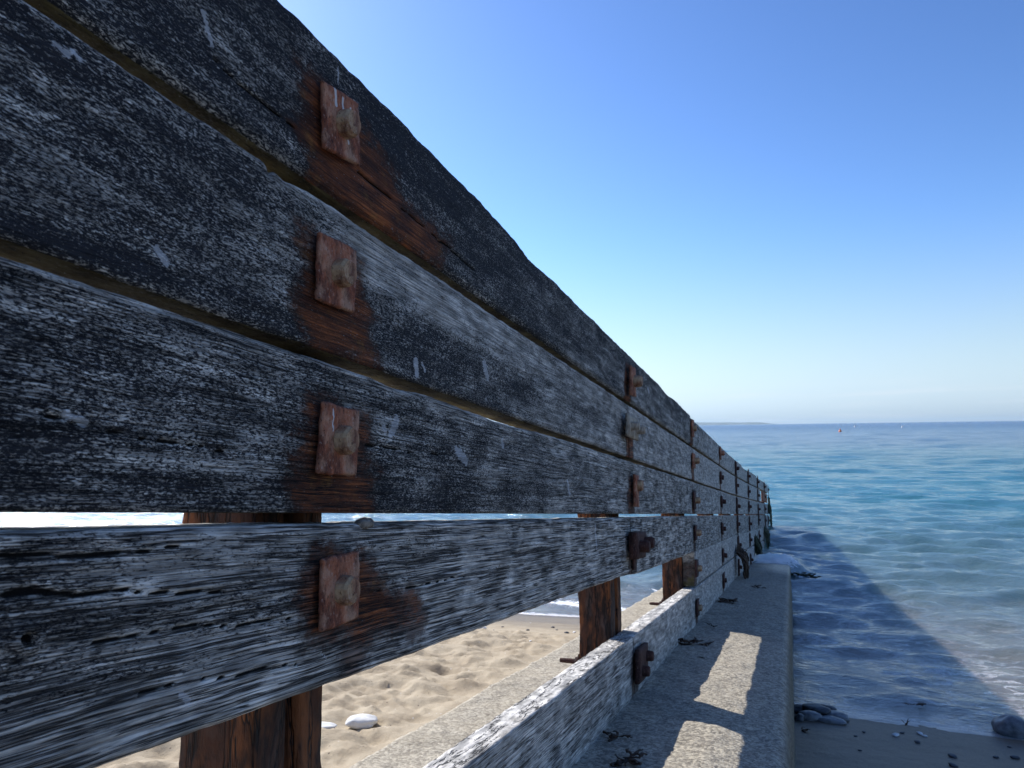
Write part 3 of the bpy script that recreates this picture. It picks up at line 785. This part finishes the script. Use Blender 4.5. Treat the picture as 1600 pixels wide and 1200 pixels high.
stone("stone", -2.03, 4.85, gz(-2.03, 4.85)+.0, .10, .06, .03, M_WHITESTONE, 8, "small flat white stone alone on damp sand below the foam line", "stone", rot=.4)
pile = [(.00, 5.98, .19, .14, .06, 0, .0, "flat black stone at the back of the pile against the concrete wall"),
        (.17, 6.03, .15, .12, .075, 1, .0, "rounded dark stone at the back of the pile away from the wall"),
        (.06, 5.80, .16, .12, .075, 2, .0, "grey stone with a pale top at the front of the pile"),
        (.10, 5.92, .20, .12, .05, 3, .035, "long thin dark stone lying across the middle of the pile"),
        (.23, 5.90, .18, .12, .06, 4, .0, "smooth grey stone at the right of the pile"),
        (.19, 5.78, .20, .10, .045, 5, .0, "low flat grey stone at the front right of the pile"),
        (-.01, 5.72, .07, .08, .06, 6, .0, "small black stone tucked into the wall foot")]
for x, y, sx, sy, sz, i, dz, lab in pile:
    stone("stone", x+.02, y, gz(x, y)+dz, sx, sy, sz, M_GREYSTONE if i in (2, 4, 5) else M_DARKSTONE, 20+i, lab, "stone", "stones piled at the foot of the concrete", rot=random.uniform(-.3, .3))
stone("boulder", 1.36, 6.06, gz(1.36, 6.06), .24, .22, .15, M_GREYSTONE, 41, "large rounded grey stone at the water's edge near the right of the view", "stone", sink=.2)
stone("boulder", 1.56, 6.02, gz(1.56, 6.02), .24, .2, .13, M_GREYSTONE, 42, "grey stone cut by the picture edge with sunlight on its top", "stone", sink=.2)

def scrap(name, x, y, z, mat, size, seed, label, cat, group=None, n=7, curl=1., upr=.0):
    """a tangle of curled ribbons"""
    rs = np.random.default_rng(seed); parts = []
    for i in range(n):
        L = 9; a = rs.uniform(0, 6.28); p = np.array([rs.normal(0, size*.12), rs.normal(0, size*.12), .004+rs.random()*size*.12])
        wv = size*.085*rs.uniform(.5, 1.6); pts = []
        for j in range(L):
            pts.append(p.copy()); a += rs.normal(0, .55*curl)
            p = p+np.array([math.cos(a), math.sin(a), rs.normal(0, .28)+upr])*size*.085; p[2] = max(p[2], .002)
        pts = np.array(pts); V = []; F = []
        for j in range(L):
            t = pts[min(j+1, L-1)]-pts[max(j-1, 0)]; s = np.cross(t, [rs.normal(0, .3), rs.normal(0, .3), 1]); s /= np.linalg.norm(s)+1e-9
            ww = wv*math.sin(math.pi*(j+.6)/(L+.2))
            nn = np.array([0, 0, 1.])
            V += [pts[j]-s*ww, pts[j]+nn*ww*.35, pts[j]+s*ww, pts[j]-nn*ww*.35]
        for j in range(L-1):
            for q in range(4): F.append((j*4+q, j*4+(q+1) % 4, (j+1)*4+(q+1) % 4, (j+1)*4+q))
        F.append((0, 1, 2, 3)); F.append(tuple(range((L-1)*4, L*4))[::-1])
        parts.append((np.array(V), F))
    V, F = join(parts)
    o = mesh_obj(name, V, F, mat, None, (x, y, z))
    return tag(o, label, cat, group)
def az(y): return float(zs(y)+APR_H)
for x, y, s, n, lab in ((-.485, 6.1, .2, 8, "dark seaweed scrap on the apron farthest towards the sea"),
                        (-.50, 4.05, .17, 12, "tangled dark seaweed on the apron beside the lit patch"),
                        (-.47, 4.75, .10, 4, "thin twig of seaweed on the apron just past the tangled one"),
                        (-.52, 2.30, .09, 9, "brown curled seaweed on the apron beside the lowest board"),
                        (-.44, 2.10, .12, 12, "black seaweed smear on the apron nearest the viewer"),
                        (-.30, 7.4, .14, 6, "small weed scrap lying in the middle of the shaded apron"),
                        (-.40, 3.7, .07, 3, "single dark strand on shaded concrete")):
    scrap("seaweed", x, y, az(y)+.001, M_WEED, s*.75, int(abs(x*1000+y*77)), lab, "seaweed", n=n)
o = scrap("leaf", .70, 5.92, gz(.7, 5.92), M_WEED, .07, 71, "dark curled leaf standing up on the shaded wet sand", "leaf", n=3, curl=.5, upr=.7)
o = scrap("leaf", .03, 5.45, gz(.03, 5.45), M_WEED, .08, 72, "small dark weed lump on sand beside the concrete wall", "seaweed", n=5)
o = scrap("twig", .80, 6.35, .012, M_WEED, .14, 73, "thin brown twig floating in the shallow wash", "twig", n=2, curl=.3)
rs = np.random.default_rng(33)
for i in range(34):
    x = rs.uniform(.05, 1.9); y = rs.uniform(4.6, 5.85); s = rs.uniform(.018, .05)
    stone("pebble", x, y, gz(x, y)+.002, s*1.4, s, s*.4, M_DARKSTONE if rs.random() < .72 else M_WHITESTONE, 300+i,
          "little pebble or shell fragment scattered on the shaded wet sand", "pebble", "pebbles scattered on the shaded sand", rot=rs.uniform(0, 3), n=7)
for i in range(40):
    x = rs.uniform(-3.4, -1.2); y = rs.uniform(2.0, 6.4); s = rs.uniform(.010, .028)
    if rs.random() < .5: y = rs.uniform(4.2, 5.6)
    stone("pebble", x, y, gz(x, y)+.001, s*1.4, s, s*.5, M_DARKSTONE if rs.random() < .75 else M_WHITESTONE, 400+i,
          "tiny pebble or weed crumb on the sunlit sand behind the groyne", "pebble", "pebbles on the sunlit sand", rot=rs.uniform(0, 3), n=7)

# ------------------------------------------------------------------ seaweed hanging on the far boards
def hanging(x, Y, h, wy, dz, seed, label, mat=M_WEEDG, n=40, out=.06):
    rs = np.random.default_rng(seed); parts = []
    for i in range(n):
        y0 = rs.normal(0, wy*.35); z0 = rs.uniform(-.15, .05)*dz; L = 7; ln = dz*rs.uniform(.5, 1.1); V = []; F = []
        ww = .012*rs.uniform(.6, 1.6); ph = rs.uniform(0, 6)
        for j in range(L):
            t = j/(L-1); bx = out*math.sin(min(1, t*2)*1.57)*rs.uniform(.6, 1.1)+.01; by = y0+.03*math.sin(ph+t*5); bz = z0-ln*t
            w_ = ww*(1-.6*t); V += [(bx, by-w_, bz), (bx+.006, by, bz), (bx, by+w_, bz), (bx-.006, by, bz)]
        for j in range(L-1):
            for q in range(4): F.append((j*4+q, j*4+(q+1) % 4, (j+1)*4+(q+1) % 4, (j+1)*4+q))
        F.append((0, 1, 2, 3)); F.append(tuple(range((L-1)*4, L*4))[::-1])
        parts.append((np.array(V), F))
    V, F = join(parts)
    return tag(mesh_obj("seaweed", V, F, mat, None, (x, Y, float(zs(Y))+h)), label, "seaweed")
hanging(XF+.01, POSTY(4)-.35, -.36, .25, .32, 1, "round dark seaweed clump hanging over the third bay of boards", M_WEED, 50, .1)
hanging(XF+.01, 11.9, -.30, .35, .75, 2, "tall black seaweed mass hanging at the foot of the boards where the sea begins", M_WEEDG, 90, .12)
hanging(XF+.10, 14.4, -.25, .5, .45, 3, "dark green weed fringe on the wave-washed boards before the end post", M_WEEDG, 60, .08)
hanging(XF+.13, 16.6, .30, .5, .85, 4, "green weed fringe at the seaward end of the groyne", M_WEEDG, 90, .05)

M_LUMP = plain("crusted_knot", (.05, .04, .03), .8, (.26, .23, .19), 90, .003)
stone("driftwood_knot", XF-.006, .955, float(zs(.955))-.033, .022, .042, .018, M_LUMP, 61, "small crusted brown lump wedged in the narrow gap between the boards", "driftwood", sink=.2)

# ------------------------------------------------------------------ buoys and the far headland
def buoy(x, y, s, mat, label):
    prof = [(.0, -.35), (.42, -.3), (.5, -.05), (.5, .15), (.36, .38), (.16, .62), (.10, .95), (.16, 1.0), (.16, 1.12), (.0, 1.15)]
    n = 20; V = []; F = []
    for r, z in prof:
        for i in range(n): a = 6.2832*i/n; V.append((r*s*math.cos(a), r*s*math.sin(a), z*s))
    for j in range(len(prof)-1):
        for i in range(n): F.append((j*n+i, j*n+(i+1) % n, (j+1)*n+(i+1) % n, (j+1)*n+i))
    return tag(mesh_obj("buoy", V, F, mat, None, (x, y, 0)), label, "buoy")
M_OR = plain("orange_buoy_paint", (.75, .16, .04), .5, (.8, .22, .06), 3); M_WH = plain("white_buoy_paint", (.75, .75, .72), .5, (.8, .8, .8), 3)
buoy(11.9, 200, .75, M_OR, "orange navigation buoy far out on the open sea")
scrap("seaweed", .06, 11.0, .04, M_WEEDG, .38, 91, "dark green weed floating around the washed corner of the apron", "seaweed", n=14, curl=.8)
buoy(42, 330, .8, M_WH, "tiny white buoy farthest right near the horizon")
buoy(32, 420, .9, M_WH, "tiny white buoy between the orange buoy and the rightmost one")
hx = np.linspace(-7000, -60, 160); cross = np.linspace(-1, 1, 14)
HX, HC = np.meshgrid(hx, cross, indexing='ij')
prof_h = (38+26*fbm(HX*.0012, 0*HX, 0, 12, 4)+6*fbm(HX*.006, 0*HX, 0, 14, 3))*sstep(-70, -330, HX)*(1-.4*sstep(-1900, -250, HX))
HZ = prof_h*np.clip(1-np.abs(HC)**2.2, 0, 1)-1.5
HYY = 9000+HC*500+400*(fbm(HX*.0008, 0*HX, 0, 8, 3)-.5)
M_HILL = plain("far_cliff", (.04, .07, .07), .9, (.14, .17, .16), .01, .5)
tag(mesh_obj("headland", np.stack([HX, HYY, HZ], -1).reshape(-1, 3), grid_faces(len(hx), len(cross)), M_HILL), kind='structure')

# ------------------------------------------------------------------ sea air
bx_ = np.array([(x, y, z) for x in (-15000, 15000) for y in (-1500, 15000) for z in (-6, 62)], float)
bf_ = [(0, 1, 3, 2), (4, 6, 7, 5), (0, 4, 5, 1), (2, 3, 7, 6), (0, 2, 6, 4), (1, 5, 7, 3)]
mh = bpy.data.materials.new("sea_air"); mh.use_nodes = True
t_ = mh.node_tree; t_.nodes.remove(t_.nodes["Principled BSDF"])
pv = t_.nodes.new("ShaderNodeVolumePrincipled"); pv.inputs["Color"].default_value = (.70, .88, 1, 1); pv.inputs["Density"].default_value = .00007
pv.inputs["Anisotropy"].default_value = .3
t_.links.new(pv.outputs[0], t_.nodes["Material Output"].inputs["Volume"])
tag(mesh_obj("haze", bx_, bf_, mh, smooth=False), kind='stuff')
